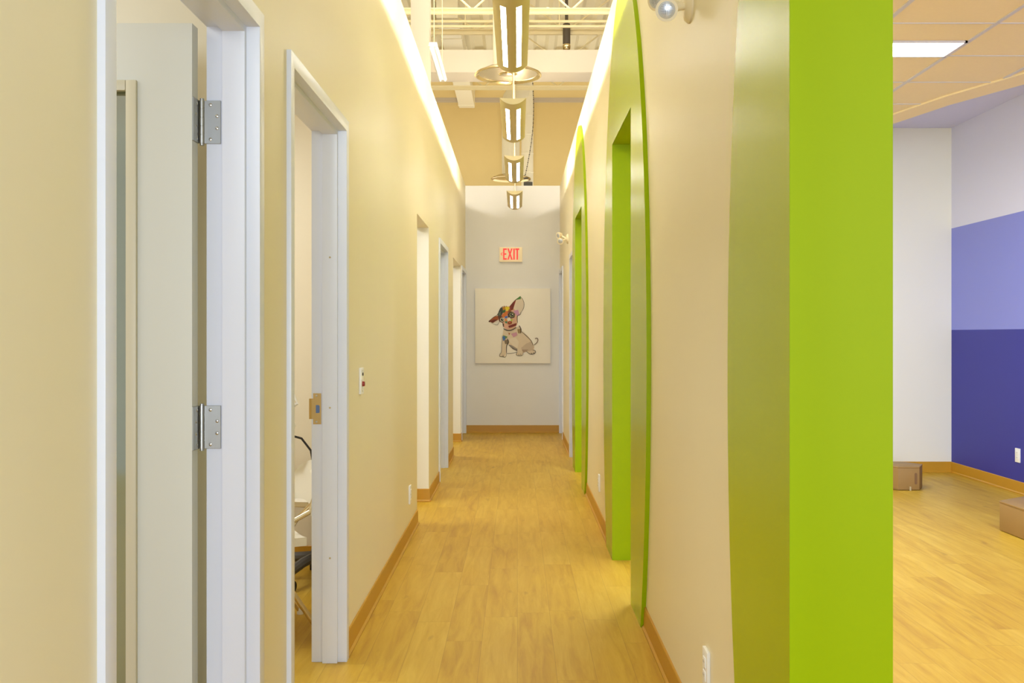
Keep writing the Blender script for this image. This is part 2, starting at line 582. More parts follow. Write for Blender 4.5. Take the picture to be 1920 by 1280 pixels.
def base_run(mb, x, s, y0, y1):
    """vinyl base with a toe on wall plane x, s=+1 faces +x"""
    pr = [(x, 0), (x + s * 0.016, 0), (x + s * 0.016, 0.008), (x + s * 0.008, 0.016), (x + s * 0.007, BH - 0.004), (x + s * 0.004, BH), (x, BH)]
    mb.prism(pr, 'y', y0, y1)


def base_runx(mb, y, s, x0, x1):
    pr = [(y, 0), (y + s * 0.016, 0), (y + s * 0.016, 0.008), (y + s * 0.008, 0.016), (y + s * 0.007, BH - 0.004), (y + s * 0.004, BH), (y, BH)]
    mb.prism(pr, 'x', x0, x1)


b = MB()
for y0, y1 in ((0.55, D1[0] - FJ), (D1[1] + FJ, D2[0] - FJ), (D2[1] + FJ, A[0]), (A[1] - 0.007, D3[0] - FJ), (D3[1] + FJ, B[0]), (B[1] - 0.007, D4[0] - FJ)):
    base_run(b, XL, 1, y0, y1)
base_runx(b, A[1], -1, XLB, XL + 0.007)
base_runx(b, B[1], -1, XLB, XL + 0.007)
struct('baseboard_left', b, M['base'], 'caramel vinyl baseboard along the wall with the white framed doors', 'baseboard')
b = MB()
for y0, y1 in ((ARC[0] + 0.84, ARC[1] - 0.84), (ARC[1] + 0.84, ARC[2] - 0.84), (R2[1] + FJ, R1[0] - FJ)):
    base_run(b, XR, -1, y0, y1)
struct('baseboard_right', b, M['base'], 'caramel vinyl baseboard between the green arches', 'baseboard')
b = MB(); base_runx(b, YE, -1, XL, XR)
struct('baseboard_end', b, M['base'], 'caramel baseboard under the dog canvas', 'baseboard')
b = MB(); base_runx(b, PY, -1, XRB, PX)
struct('baseboard_room_back', b, M['base'], 'caramel baseboard behind the small brown box', 'baseboard')
b = MB(); base_run(b, PX, -1, 0, PY)
struct('baseboard_room_right', b, M['base'], 'caramel baseboard along the violet wall', 'baseboard')
b = MB(); base_runx(b, 5.52, -1, -4.0, XLB)
struct('baseboard_side_room', b, M['base'], 'caramel baseboard behind the swivel chair', 'baseboard')

# ---------------------------------------------------------------- doors
FD = 0.142


def frame_mesh(xf, s, ya, yb, H):
    """hollow-metal door frame; xf front face, s = direction into the wall"""
    prof = [(0.014, FJ), (0, FJ), (0, 0), (0.036, 0), (0.036, -0.016), (0.096, -0.016), (0.096, 0), (FD, 0), (FD, FJ), (FD - 0.014, FJ)]
    n = len(prof)
    vs = []
    for kind in range(4):
        for dx, u in prof:
            xx = xf + s * dx
            vs.append([(xx, ya - u, 0), (xx, ya - u, H + u), (xx, yb + u, H + u), (xx, yb + u, 0)][kind])
    fs = []
    for k in range(3):
        fs += [(k * n + i, k * n + (i + 1) % n, (k + 1) * n + (i + 1) % n, (k + 1) * n + i) for i in range(n)]
    fs += [tuple(range(n)), tuple(3 * n + i for i in range(n - 1, -1, -1))]
    return MB().add(vs, fs)


def make_hinge(parent, xk, yk, z0, xjamb, yjamb, xleaf):
    """butt hinge: one plate on the jamb, one on the leaf edge, a knuckle of five barrels"""
    h = 0.1143
    jp = MB().box(xjamb, xk + 0.004, yjamb - 0.0035, yjamb + 0.001, z0, z0 + h)
    hp = jp.build('hinge', M['steel'], parent, bevel=0.0008, seg=1)
    lp = MB().box(xleaf - 0.001, xleaf + 0.0035, yk - 0.046, yk - 0.002, z0, z0 + h)
    lp.build('leaf_plate', M['steel'], hp, bevel=0.0008, seg=1)
    kn = MB()
    for i in range(5):
        a = z0 + h * i / 5
        kn.cyl((xk, yk, a + 0.0008), (xk, yk, a + h / 5 - 0.0008), 0.0074, n=18)
    kn.cyl((xk, yk, z0 - 0.005), (xk, yk, z0 + h + 0.005), 0.0058, n=16)
    kn.build('knuckle', M['steel'], hp)
    for (fx, fz) in ((0.45, 0.10), (0.80, 0.36), (0.80, 0.64), (0.45, 0.90)):
        xs = xk + (xjamb - xk) * fx
        MB().lathe([(0.0001, 0.0012), (0.003, 0.0012), (0.0042, 0.0006), (0.0046, 0)], (xs, yjamb - 0.0035, z0 + h * fz), (0, -1, 0), 14).build('screw', M['screw'], hp)
        ys = yk - 0.004 - 0.040 * (0.35 + 0.5 * (fx - 0.45))
        MB().lathe([(0.0001, 0.0012), (0.003, 0.0012), (0.0042, 0.0006), (0.0046, 0)], (xleaf + 0.0035, ys, z0 + h * fz), (1, 0, 0), 14).build('screw', M['screw'], hp)


# door 1: glazed leaf standing open into the first room
d1 = thing('door_1', (XLF - FD / 2, D1[0], 0), 'nearest white framed doorway with a glazed cream leaf swung open into the room', 'door', kind='structure')
frame_mesh(XLF, -1, D1[0], D1[1], DH).build('door_frame', M['frame'], d1, bevel=0.0012, seg=2)
LX1, LX0, LY0, LY1 = -0.846, -1.752, 2.497, 2.541
GX1, GX0, GZ0, GZ1 = -1.010, -1.590, 0.28, 1.950
lf = MB().prism([(LX0, 0.01), (LX1, 0.01), (LX1, 2.121), (LX0, 2.121)], 'y', LY0, LY1)
lf = MB()
lf.box(GX1, LX1, LY0, LY1, 0.01, 2.121).box(LX0, GX0, LY0, LY1, 0.01, 2.121).box(GX0, GX1, LY0, LY1, GZ1, 2.121).box(GX0, GX1, LY0, LY1, 0.01, GZ0)
leaf = lf.build('door_leaf', M['leaf'], d1, smooth=False)
bd = MB()
for yf, s in ((LY0, -1), (LY1, 1)):
    y0, y1 = (yf - 0.010, yf + 0.006) if s < 0 else (yf - 0.006, yf + 0.010)
    w = 0.022
    bd.box(GX1 - 0.006, GX1 + w, y0, y1, GZ0 - w, GZ1 + w).box(GX0 - w, GX0 + 0.006, y0, y1, GZ0 - w, GZ1 + w)
    bd.box(GX0 + 0.006, GX1 - 0.006, y0, y1, GZ1 - 0.006, GZ1 + w).box(GX0 + 0.006, GX1 - 0.006, y0, y1, GZ0 - w, GZ0 + 0.006)
bd.build('glazing_bead', M['lite'], leaf, bevel=0.004, seg=2)
MB().box(GX0, GX1, 2.516, 2.522, GZ0, GZ1).build('glass_pane', M['glass'], leaf)
hm = MB().cyl((-1.69, LY0, 1.0), (-1.69, LY0 - 0.012, 1.0), 0.03, n=20)
hm.tube([(-1.69, LY0 - 0.008, 1.0), (-1.69, LY0 - 0.05, 1.0), (-1.67, LY0 - 0.055, 1.0), (-1.58, LY0 - 0.055, 1.0)], 0.009)
hm.build('door_handle', M['steel'], leaf)
for z0 in (1.817, 1.009):
    make_hinge(d1, -0.836, 2.5445, z0, -0.786, D1[1], LX1)

# door 2: white framed doorway with a brass strike plate
d2 = thing('door_2', (XLF - FD / 2, D2[0], 0), 'second white framed doorway with a brass strike plate on its jamb', 'door', kind='structure')
frame_mesh(XLF, -1, D2[0], D2[1], DH).build('door_frame', M['frame'], d2, bevel=0.0012, seg=2)
MB().box(-0.846 - 0.9, -0.846, 2.952, 2.996, 0.01, 2.121).build('door_leaf', M['leaf'], d2, bevel=0.001, seg=1)
ys = D2[1] - 0.0025
sp = MB().prism([(-0.786, 0.953), (-0.786, 1.077), (-0.818, 1.077), (-0.818, 1.056), (-0.8245, 1.056), (-0.8245, 0.974), (-0.818, 0.974), (-0.818, 0.953)], 'y', ys, D2[1] + 0.0005)
sp.prism([(-0.8245, ys), (-0.833, ys - 0.006), (-0.833, ys - 0.0035), (-0.8245, D2[1])], 'z', 0.974, 1.056)
spo = sp.build('strike_plate', M['brass'], d2)
spo['label'] = 'brass strike plate'
MB().prism([(-0.792, 1.000), (-0.792, 1.026), (-0.796, 1.030), (-0.807, 1.030), (-0.807, 0.998), (-0.796, 0.998)], 'y', ys - 0.0008, ys + 0.0005).build('latch_hole', M['hole'], spo)
for z in (0.963, 1.067):
    MB().lathe([(0.0001, 0.001), (0.004, 0.0008), (0.0046, 0)], (-0.805, ys, z), (0, -1, 0), 12).build('screw', M['screw'], spo)
for z in (0.42, 1.02, 1.62):
    MB().cyl((-0.748, D2[1] - 0.016, z), (-0.748, D2[1] - 0.0175, z), 0.004, n=10).build('rubber_silencer', M['tan_plastic'], d2)

for nm, xf, s, (ya, yb), lab in (('door_3', XLF, -1, D3, 'narrow looking white framed doorway just past the first cased opening'),
                                 ('door_4', XLF, -1, D4, 'last framed doorway beside the end wall under the exit sign, opposite the green arches'),
                                 ('door_5', XRF, 1, R2, 'grey framed doorway right behind the farthest green arch'),
                                 ('door_6', XRF, 1, R1, 'grey framed doorway at the end wall, on the emergency lamp side')):
    dd = thing(nm, (xf + s * FD / 2, ya, 0), lab, 'door', kind='structure')
    frame_mesh(xf, s, ya, yb, DH).build('door_frame', M['frame'], dd)
    lfm = MB()
    if nm == 'door_3':
        lfm.box(-0.846 - 0.9, -0.846, ya + 0.007, ya + 0.051, 0.01, 2.121)
    else:
        xa = xf + s * 0.098
        lfm.box(xa, xa + s * 0.044, ya + 0.003, yb - 0.003, 0.008, DH - 0.003)
    lo = lfm.build('door_leaf', M['leaf'], dd)
    if nm != 'door_3':
        xa = xf + s * 0.098
        kb = MB().cyl((xa, ya + 0.07, 1.0), (xa - s * 0.01, ya + 0.07, 1.0), 0.028, n=16)
        kb.lathe([(0.010, 0), (0.010, 0.03), (0.026, 0.038), (0.028, 0.05), (0.02, 0.06), (0.001, 0.062)], (xa - s * 0.008, ya + 0.07, 1.0), (-s, 0, 0), 20)
        kb.build('door_knob', M['steel'], lo)
    else:
        MB().box(-0.786, -0.82, yb - 0.0025, yb + 0.0005, 0.95, 1.07).build('strike_plate', M['brass'], dd)

w_ = MB()
for (ya, yb) in (A, B):
    w_.box(XLB, XL, yb - 0.0015, yb, BH - 0.003, OH)
struct('trim_opening', w_, M['white_paint'], 'white painted returns inside the two cased openings', 'trim')

# ---------------------------------------------------------------- green arches
EA, EB, EZ = 1.03, 2.00, 1.20


def arch(c, label):
    t = thing('green_arch', (XR, c, 0), label, 'arch', 'lime green arches framing doorways')
    n = 72
    out = []
    zs0 = -math.asin(EZ / EB)
    for i in range(n + 1):
        th = zs0 + (PI - 2 * zs0) * i / n
        out.append((c + EA * math.cos(th), EZ + EB * math.sin(th)))
    # far side bottom (y large) first, over the top, near side bottom
    out[0] = (out[0][0], 0.0); out[-1] = (out[-1][0], 0.0)
    xf, xb = XR - 0.020, XR
    inner_ = [(c - HW, 0.0), (c - HW, GH), (c + HW, GH), (c + HW, 0.0)]
    # face: strips between the outer curve and the doorway: three convex-ish n-gons
    mb = MB()

    def front(poly, xx, flip):
        vs = [(xx, p[0], p[1]) for p in poly]
        f = tuple(range(len(poly)))
        mb.add(vs, [f if not flip else f[::-1]])
    poly = out + inner_
    for xx, fl in ((xf, False), (xb, True)):
        front(poly, xx, fl)
    m = len(poly)
    mb2 = MB()
    no = len(out)
    vs = [(xf, p[0], p[1]) for p in poly] + [(xb, p[0], p[1]) for p in poly]
    fs_out = [(i, i + 1, m + i + 1, m + i) for i in range(no - 1)]
    fs_in = [(no + i, no + i + 1, m + no + i + 1, m + no + i) for i in range(3)]
    n0 = len(mb.v)
    mb.v += vs
    mb.f += [tuple(q + n0 for q in f) for f in fs_out + fs_in]
    mb.mi += [1] * len(fs_out) + [1] * len(fs_in)
    mb.build('face_panel', [M['green_panel'], M['green']], t)
    # lining of the passage through the wall
    ln = MB()
    k = 0.012
    ln.box(XR - 0.0195, XRB + 0.004, c + HW - 0.0005, c + HW + k, 0, GH)
    ln.box(XR - 0.0195, XRB + 0.004, c - HW - k, c - HW + 0.0005, 0, GH)
    ln.box(XR - 0.0195, XRB + 0.004, c - HW - k, c + HW + k, GH - 0.0006, GH + k)
    ln.build('passage_lining', M['green'], t, smooth=False)
    return t


arch(ARC[0], 'large lime green arch in front, its passage opening onto the purple room')
arch(ARC[1], 'tall lime green arch just past the emergency lamp with the ribbed lens')
arch(ARC[2], 'smallest looking lime green arch, next to the end of the corridor')

# ---------------------------------------------------------------- pendants
PXC = -0.028


def pendant(y0, label):
    L_ = 1.21
    w, zt, zb = 0.084, 2.812, 2.770
    t = thing('pendant_light', (PXC, y0, zb), label, 'pendant light', 'trough pendants in line along the corridor')
    n = 24
    R = (w * w + (zt - zb) ** 2) / (2 * (zt - zb))
    zc = zb + R

    def arcz(x_, dz=0.0):
        return zc - math.sqrt(R * R - x_ * x_) + dz
    xs = [-w + 2 * w * i / n for i in range(n + 1)]
    slots = ((-0.048, -0.024), (0.024, 0.048))
    # shell as a thin curved sheet, open on top, with the two slots left out
    cuts = sorted(set([-w, w] + [q for sl in slots for q in sl] + xs))
    th = 0.003
    sh = MB()
    sy0, sy1 = y0 + 0.16, y0 + L_ - 0.09
    for a, b_ in zip(cuts, cuts[1:]):
        if b_ - a < 1e-6: continue
        mid = (a + b_) / 2
        segs = [(y0, y0 + L_)]
        if any(s0 - 1e-6 < mid < s1 + 1e-6 for s0, s1 in slots):
            segs = [(y0, sy0), (sy1, y0 + L_)]
        for ya, yb in segs:
            pz = [(PXC + a, arcz(a)), (PXC + b_, arcz(b_)), (PXC + b_, arcz(b_) + th), (PXC + a, arcz(a) + th)]
            sh.prism(pz, 'y', ya, yb)
    bpyo = sh.build('shade', M['shade'], t, smooth=False)
    for p_ in bpyo.data.polygons: p_.use_smooth = False
    # end caps: crescents
    for ya, yb in ((y0 - 0.003, y0), (y0 + L_, y0 + L_ + 0.003)):
        cr_ = [(PXC + q, arcz(q)) for q in xs] + [(PXC + q, zt - 0.005 * (1 - (q / w) ** 2)) for q in xs[::-1][1:-1]]
        MB().prism(cr_, 'y', ya, yb).build('end_cap', M['shade_end'], t)
    for s0, s1 in slots:
        m_ = MB()
        q = [s0 + (s1 - s0) * i / 4 for i in range(5)]
        m_.prism([(PXC + v, arcz(v) + 0.001) for v in q] + [(PXC + v, arcz(v) + 0.0028) for v in q[::-1]], 'y', sy0, sy1)
        m_.build('light_slot', M['slotlight'], t)
    lt = MB()
    for i in range(22):
        lt.lathe([(0.0065 * math.sin(PI * k / 6), -0.0065 * math.cos(PI * k / 6)) for k in range(7)], (PXC, y0 + 0.10 + 0.91 * i / 21, zb + 0.0115), (0, 1, 0), 10)
    tag(lt.build('lamp_strip', M['uplamp'], t), kind='stuff')
    for yy in (y0 + 0.03, y0 + L_ - 0.03):
        MB().cyl((PXC, yy, zb + 0.003), (PXC, yy, 5.52), 0.0035, n=8).build('suspension_rod', M['shade_end'], t)
    return t


for y0, lab in ((4.13, 'largest looking pendant, its end just touching the top of the picture'),
                (6.08, 'second pendant in the line, hanging below the first round silver air outlet'),
                (8.03, 'third pendant in the line, small, in front of the far round air outlet'),
                (9.98, 'last and smallest looking pendant, hanging against the bright top of the end wall')):
    pendant(y0, lab)

# ---------------------------------------------------------------- things in the high ceiling space
def diffuser(x_, y_, z_, label, top):
    t = thing('air_diffuser', (x_, y_, z_), label, 'air outlet', 'round silver air outlets')
    MB().lathe([(0.302, 0.012), (0.305, 0.0), (0.29, -0.004), (0.25, 0.02), (0.215, 0.045), (0.17, 0.05), (0.17, 0.055), (0.22, 0.052), (0.29, 0.015)], (x_, y_, z_), (0, 0, 1), 56).build('outer_cone', M['chrome'], t)
    MB().lathe([(0.195, 0.030), (0.20, 0.018), (0.19, 0.014), (0.15, 0.032), (0.11, 0.05), (0.11, 0.056), (0.16, 0.04)], (x_, y_, z_), (0, 0, 1), 48).build('middle_cone', M['chrome'], t)
    MB().lathe([(0.001, 0.004), (0.05, 0.004), (0.085, 0.012), (0.095, 0.022), (0.06, 0.05), (0.001, 0.05)], (x_, y_, z_), (0, 0, 1), 40).build('centre_disc', M['chrome'], t)
    MB().lathe([(0.17, 0.05), (0.15, 0.055), (0.135, 0.09), (0.135, top - z_)], (x_, y_, z_), (0, 0, 1), 32).build('duct_neck', M['duct'], t)
    return t


diffuser(-0.085, 8.7, 3.66, 'shiny round air outlet showing right under the largest pendant', 5.52)
diffuser(-0.10, 14.6, 3.68, 'shiny round air outlet half hidden behind the third pendant', 4.695)

t = thing('supply_duct', (0.06, 14.9, 4.6), 'pale round duct coming down behind the pendants with an elbow', 'duct')
MB().tube([(-0.10, 14.6, 4.70), (-0.10, 14.6, 4.82), (-0.085, 14.63, 4.92), (-0.03, 14.72, 5.02), (0.05, 14.85, 5.08), (0.10, 14.95, 5.30), (0.10, 14.95, 5.52)], 0.137, 24).build('elbow', M['duct'], t)
m_ = MB().cyl((0.16, 15.3, 3.60), (0.16, 15.3, 5.52), 0.095, n=28)
m_.build('riser_pipe', M['duct'], t)
for z in (3.9, 4.2, 4.5, 4.8, 5.1):
    MB().lathe([(0.095, -0.008), (0.099, -0.006), (0.099, 0.006), (0.095, 0.008)], (0.16, 15.3, z), (0, 0, 1), 28).build('joint_band', M['duct'], t)
t = thing('duct_bracket', (0.18, 15.2, 3.4), 'small dark bracket at the foot of the pale riser behind the third pendant', 'bracket')
MB().box(0.10, 0.24, 15.1, 15.2, 3.30, 3.72).box(0.18, 0.32, 15.1, 15.2, 3.30, 3.44).build('plate', M['dkgrey'], t, bevel=0.01)
MB().cyl((0.15, 15.1, 3.60), (0.15, 15.06, 3.60), 0.035, n=16).build('damper_knob', M['black'], t)
ch = MB()
p0, p1 = Vector((0.235, 14.7, 5.2)), Vector((0.12, 14.7, 3.75))
pts = []
for i in range(49):
    u = i / 48
    q = p0.lerp(p1, u); q.x += 0.10 * math.sin(PI * u) * 0.6
    pts.append(q)
for i in range(0, 48):
    ch.tube([pts[i], pts[i].lerp(pts[i + 1], 0.75)], 0.0075 if i % 2 else 0.005, 6)
tag(ch.build('hanging_chain', M['pipe_grey'], org=(0.2, 14.7, 5.2)), 'thin beaded chain hanging beside the pale riser duct', 'chain')


def joist(y_, zb_, zt_, label):
    t = thing('roof_joist', (0, y_, zb_), label, 'roof joist', 'open web joists under the roof deck')
    for nm, z in (('bottom_chord', zb_), ('top_chord', zt_)):
        m_ = MB()
        for s in (-1, 1):
            m_.box(-5, 5, y_ + s * 0.012, y_ + s * 0.060, z, z + 0.006)
            m_.box(-5, 5, y_ + s * 0.012, y_ + s * 0.018, z - 0.045, z + 0.006)
        m_.build(nm, M['joist'], t, smooth=False)
    p = 0.55
    x_ = -4.9
    i = 0
    m_ = MB()
    while x_ < 4.8:
        a_, b_ = ((x_, zb_), (x_ + p, zt_ - 0.03)) if i % 2 == 0 else ((x_, zt_ - 0.03), (x_ + p, zb_))
        m_.cyl((a_[0], y_, a_[1]), (b_[0], y_, b_[1]), 0.011, n=8)
        x_ += p; i += 1
    m_.build('web', M['joist'], t)
    return t


joist(10.70, 4.93, 5.46, 'first painted steel roof joist in front of the boxed beam')
joist(11.75, 5.03, 5.46, 'second painted steel roof joist just above the boxed beam')
joist(12.95, 4.98, 5.42, 'third painted steel roof joist beyond the boxed beam')
joist(14.2, 4.98, 5.46, 'fourth painted steel roof joist farther back, mostly behind the boxed beam')

t = thing('sprinkler_main', (0.0, 10.89, 5.0), 'cream pipe running straight across under the roof deck, capped at one end', 'pipe')
MB().cyl((-3.0, 10.89, 4.99), (0.345, 10.89, 4.99), 0.03, n=18).build('pipe', M['joist'], t)
MB().cyl((0.33, 10.89, 4.99), (0.36, 10.89, 4.99), 0.036, n=18).build('end_cap', M['joist'], t)
t = thing('conduit_run', (0.0, 11.5, 5.0), 'pair of thin painted conduits across the joists', 'conduit')
MB().cyl((-3.0, 11.42, 4.98), (3.0, 11.42, 4.98), 0.016, n=12).build('conduit', M['joist'], t)
MB().cyl((-3.0, 11.42, 5.04), (3.0, 11.42, 5.04), 0.016, n=12).build('conduit', M['joist'], t)
for xx in (-2.4, -0.62, 0.50, 2.4):
    MB().cyl((xx, 11.42, 4.965), (xx, 11.42, 5.53), 0.006, n=8).build('hanger_rod', M['joist'], t)


t = thing('vent_canister', (0.60, 11.7, 4.9), 'dark grey round canister hanging among the roof joists', 'canister')
MB().lathe([(0.001, 0), (0.042, 0), (0.046, -0.02), (0.046, -0.24), (0.038, -0.25), (0.001, -0.25)], (0.60, 11.70, 5.10), (0, 0, 1), 24).build('body', M['pipe_grey'], t)
MB().lathe([(0.001, 0), (0.044, 0), (0.05, -0.02), (0.044, -0.06), (0.028, -0.085), (0.001, -0.085)], (0.60, 11.70, 4.85), (0, 0, 1), 24).build('cap', M['chrome'], t)
MB().cyl((0.60, 11.70, 4.50), (0.60, 11.70, 4.77), 0.026, n=16).build('pipe', M['pipe_grey'], t)
MB().cyl((0.60, 11.70, 5.10), (0.60, 11.70, 5.52), 0.02, n=12).build('hanger', M['pipe_grey'], t)

t = thing('rectangular_duct', (-0.75, 14.0, 5.2), 'pale flat sided duct running along under the roof deck', 'duct')
MB().box(-0.98, -0.72, 11.6, 16.2, 5.14, 5.395).build('duct_body', M['duct'], t, bevel=0.004)
for yy in (12.4, 13.6, 14.8, 16.0):
    MB().box(-0.99, -0.71, yy, yy + 0.025, 5.13, 5.399).build('joint_flange', M['duct'], t)

t = thing('high_column', (-0.90, 9.0, 2.85), 'cream square column standing above the white framed doors wall', 'column')
MB().box(-1.0, -0.825, 9.0, 9.17, 2.852, 5.5).build('shaft', M['beam'], t, bevel=0.004)

t = thing('strip_light', (-0.76, 9.6, 4.0), 'small white strip light hanging on a wire near the column', 'strip light')
m_ = MB().prism([(-0.835, 4.02), (-0.745, 4.02), (-0.755, 4.055), (-0.825, 4.055)], 'y', 9.0, 10.2)
m_.build('housing', M['plate'], t)
for xx in (-0.815, -0.765):
    MB().cyl((xx, 9.03, 4.008), (xx, 10.17, 4.008), 0.012, n=12).build('tube', M['lamp_white'], t)
MB().cyl((-0.79, 9.1, 4.05), (-0.79, 9.1, 5.52), 0.004, n=8).build('wire', M['joist'], t)
MB().cyl((-0.79, 10.1, 4.05), (-0.79, 10.1, 5.52), 0.004, n=8).build('wire', M['joist'], t)

# ---------------------------------------------------------------- end wall: exit sign and canvas
YS = YE - 0.045
ex = thing('exit_sign', (-0.09, YE, 2.30), 'lit EXIT sign in red letters on the end wall', 'exit sign')


def WX(px, Y): return (px - 970) / F * Y
def WZ(py, Y): return CAMZ - (py - 628) / F * Y


MB().box(WX(936.3, YS), WX(979.3, YS), YS, YE, WZ(490.5, YS), WZ(463.3, YS)).build('housing', M['exit_body'], ex, bevel=0.006)


def letter(pp, nm):
    m_ = MB()
    for poly in pp:
        m_.prism([(WX(a, YS), WZ(b_, YS)) for a, b_ in poly], 'y', YS - 0.003, YS + 0.001)
    o = m_.build(nm, M['exit_red'], ex, smooth=False)
    return o


def R_(x0, x1, y0, y1): return [(x0, y0), (x1, y0), (x1, y1), (x0, y1)]


letter([[(943.3, 465.6), (950.2, 465.6), (950.2, 468.4), (945.9, 468.4), (945.9, 474.8), (949.4, 474.8), (949.4, 477.4), (945.9, 477.4), (945.9, 483.9), (950.2, 483.9), (950.2, 486.7), (943.3, 486.7)]], 'letter_e')
letter([[(951.2, 465.6), (954.0, 465.6), (956.2, 472.6), (958.4, 465.6), (961.2, 465.6), (957.6, 476.1), (961.3, 486.7), (958.5, 486.7), (956.2, 479.6), (953.9, 486.7), (951.1, 486.7), (954.8, 476.1)]], 'letter_x')
letter([R_(962.4, 965.2, 465.6, 486.7)], 'letter_i')
letter([[(966.2, 465.6), (973.6, 465.6), (973.6, 468.4), (971.3, 468.4), (971.3, 486.7), (968.5, 486.7), (968.5, 468.4), (966.2, 468.4)]], 'letter_t')
letter([[(941.3, 472.8), (942.2, 473.6), (940.2, 476.0), (942.2, 478.4), (941.3, 479.2), (938.7, 476.0)]], 'chevron')

YC = YE - 0.038
cv = thing('dog_canvas', (-0.06, YE, 0.93), 'square cream canvas of a sitting patchwork puppy hung under the exit sign', 'painting')


def cw(cx, cy):
    return (WX(880 + cx / 7.11, YC), WZ(520 + cy / 7.11, YC))


(xa, za), (xb, zb_) = cw(76, 1143), cw(1082, 146)
MB().box(xa, xb, YC, YE - 0.001, za, zb_).build('canvas', M['canvas'], cv, bevel=0.003)
PM, PI_ = [], {}


def pm(rgb):
    if rgb not in PI_:
        PI_[rgb] = len(PM)
        PM.append(mat('paint_%d_%d_%d' % rgb, rgb, 0.6))
    return PI_[rgb]


dog = MB()
lay = [0]


def patch(pts, rgb):
    lay[0] += 1
    y_ = YC - 0.0012 - 0.00012 * lay[0]
    dog.add([(cw(*p)[0], y_, cw(*p)[1]) for p in pts], [tuple(range(len(pts)))], pm(rgb))


def disc(c, r, rgb, n=14):
    patch([(c[0] + r * math.cos(2 * PI * i / n), c[1] + r * math.sin(2 * PI * i / n)) for i in range(n)], rgb)


def stroke(pts, w, rgb=(62, 50, 42)):
    for _ in range(2):                     # corner rounding
        q = [pts[0]]
        for a_, b_ in zip(pts, pts[1:]):
            q += [(a_[0] * .75 + b_[0] * .25, a_[1] * .75 + b_[1] * .25), (a_[0] * .25 + b_[0] * .75, a_[1] * .25 + b_[1] * .75)]
        pts = q + [pts[-1]]
    lay[0] += 1
    y_ = YC - 0.0012 - 0.00012 * lay[0]
    L_, R2_ = [], []
    for i, p in enumerate(pts):
        a_, b_ = pts[max(i - 1, 0)], pts[min(i + 1, len(pts) - 1)]
        dx, dy = b_[0] - a_[0], b_[1] - a_[1]
        l = math.hypot(dx, dy) or 1
        t_ = i / (len(pts) - 1)
        ww = w * (0.35 + 0.65 * math.sin(PI * t_) ** 0.5) / 2
        L_.append((p[0] - dy / l * ww, p[1] + dx / l * ww)); R2_.append((p[0] + dy / l * ww, p[1] - dx / l * ww))
    n = len(pts)
    vs = [(cw(*p)[0], y_, cw(*p)[1]) for p in L_ + R2_]
    dog.add(vs, [(i, i + 1, n + i + 1, n + i) for i in range(n - 1)], pm(rgb))


fur, furs, pinkw = (226, 208, 182), (206, 186, 162), (232, 218, 198)
patch([(455, 690), (445, 760), (438, 850), (430, 1000), (400, 1030), (405, 1055), (470, 1062), (490, 1020), (500, 880), (530, 900), (600, 960), (640, 985), (620, 1030), (640, 1045), (700, 1046), (716, 1005), (760, 988), (820, 1028), (870, 1018), (886, 985), (862, 965), (866, 920), (830, 840), (780, 780), (690, 705), (672, 640), (600, 690)], fur)
patch([(690, 940), (760, 880), (830, 850), (862, 930), (840, 970), (780, 985), (716, 1000)], furs)
patch([(700, 960), (790, 960), (760, 988), (716, 1003)], (176, 150, 128))
patch([(525, 895), (560, 900), (640, 950), (640, 985), (580, 958)], (160, 148, 140))
patch([(545, 810), (620, 800), (660, 860), (640, 940), (580, 900), (530, 850)], pinkw)
patch([(540, 380), (600, 310), (680, 247), (692, 258), (731, 330), (726, 410), (690, 465), (668, 510), (640, 500), (600, 440)], pinkw)
patch([(258, 585), (335, 522), (382, 508), (402, 590), (372, 642), (330, 612), (290, 602)], pinkw)
patch([(375, 500), (410, 410), (450, 385), (540, 385), (600, 420), (640, 500), (636, 560), (640, 620), (612, 668), (560, 698), (500, 695), (455, 662), (445, 600), (400, 588), (380, 540)], (222, 180, 150))
patch([(378, 500), (412, 410), (446, 396), (448, 470), (425, 520), (390, 520)], (64, 66, 62))
patch([(390, 470), (420, 450), (415, 505), (388, 505)], (96, 112, 92))
patch([(440, 400), (482, 384), (492, 432), (452, 446)], (196, 138, 44))
patch([(474, 400), (505, 386), (538, 398), (530, 436), (495, 448)], (236, 216, 48))
patch([(440, 440), (482, 430), (484, 468), (450, 472)], (58, 110, 58))
patch([(535, 385), (590, 320), (625, 292), (604, 360), (582, 432), (540, 442)], (146, 56, 44))
patch([(560, 370), (600, 330), (585, 420), (556, 440)], (120, 40, 36))
patch([(606, 302), (682, 245), (688, 288), (640, 296)], (86, 146, 76))
patch([(610, 370), (645, 302), (690, 288), (728, 340), (722, 405), (684, 452), (640, 432)], (228, 214, 196))
patch([(588, 444), (650, 430), (672, 498), (632, 512), (604, 476)], (206, 152, 190))
patch([(428, 505), (490, 448), (524, 448), (506, 500), (450, 538)], (216, 120, 50))
patch([(528, 420), (560, 440), (546, 470), (510, 470)], (160, 96, 40))
patch([(510, 482), (560, 458), (608, 490), (602, 534), (552, 548), (514, 526)], (72, 44, 46))
disc((565, 500), 30, (150, 160, 110)); disc((566, 500), 22, (30, 26, 24)); disc((574, 492), 7, (245, 242, 230)); disc((556, 508), 5, (200, 205, 180))
patch([(378, 512), (440, 520), (464, 590), (440, 604), (400, 588)], (98, 54, 40))
disc((437, 562), 27, (226, 226, 200)); disc((438, 562), 19, (40, 32, 28)); disc((445, 555), 6, (245, 242, 230))
patch([(468, 522), (506, 510), (512, 536), (480, 546)], (64, 106, 194))
patch([(498, 552), (540, 530), (562, 572), (522, 592)], (240, 234, 218))
patch([(545, 562), (578, 554), (566, 588)], (166, 200, 56))
patch([(474, 585), (506, 580), (502, 612), (480, 606)], (66, 130, 92))
patch([(470, 556), (500, 546), (504, 582), (476, 586)], (226, 150, 80))
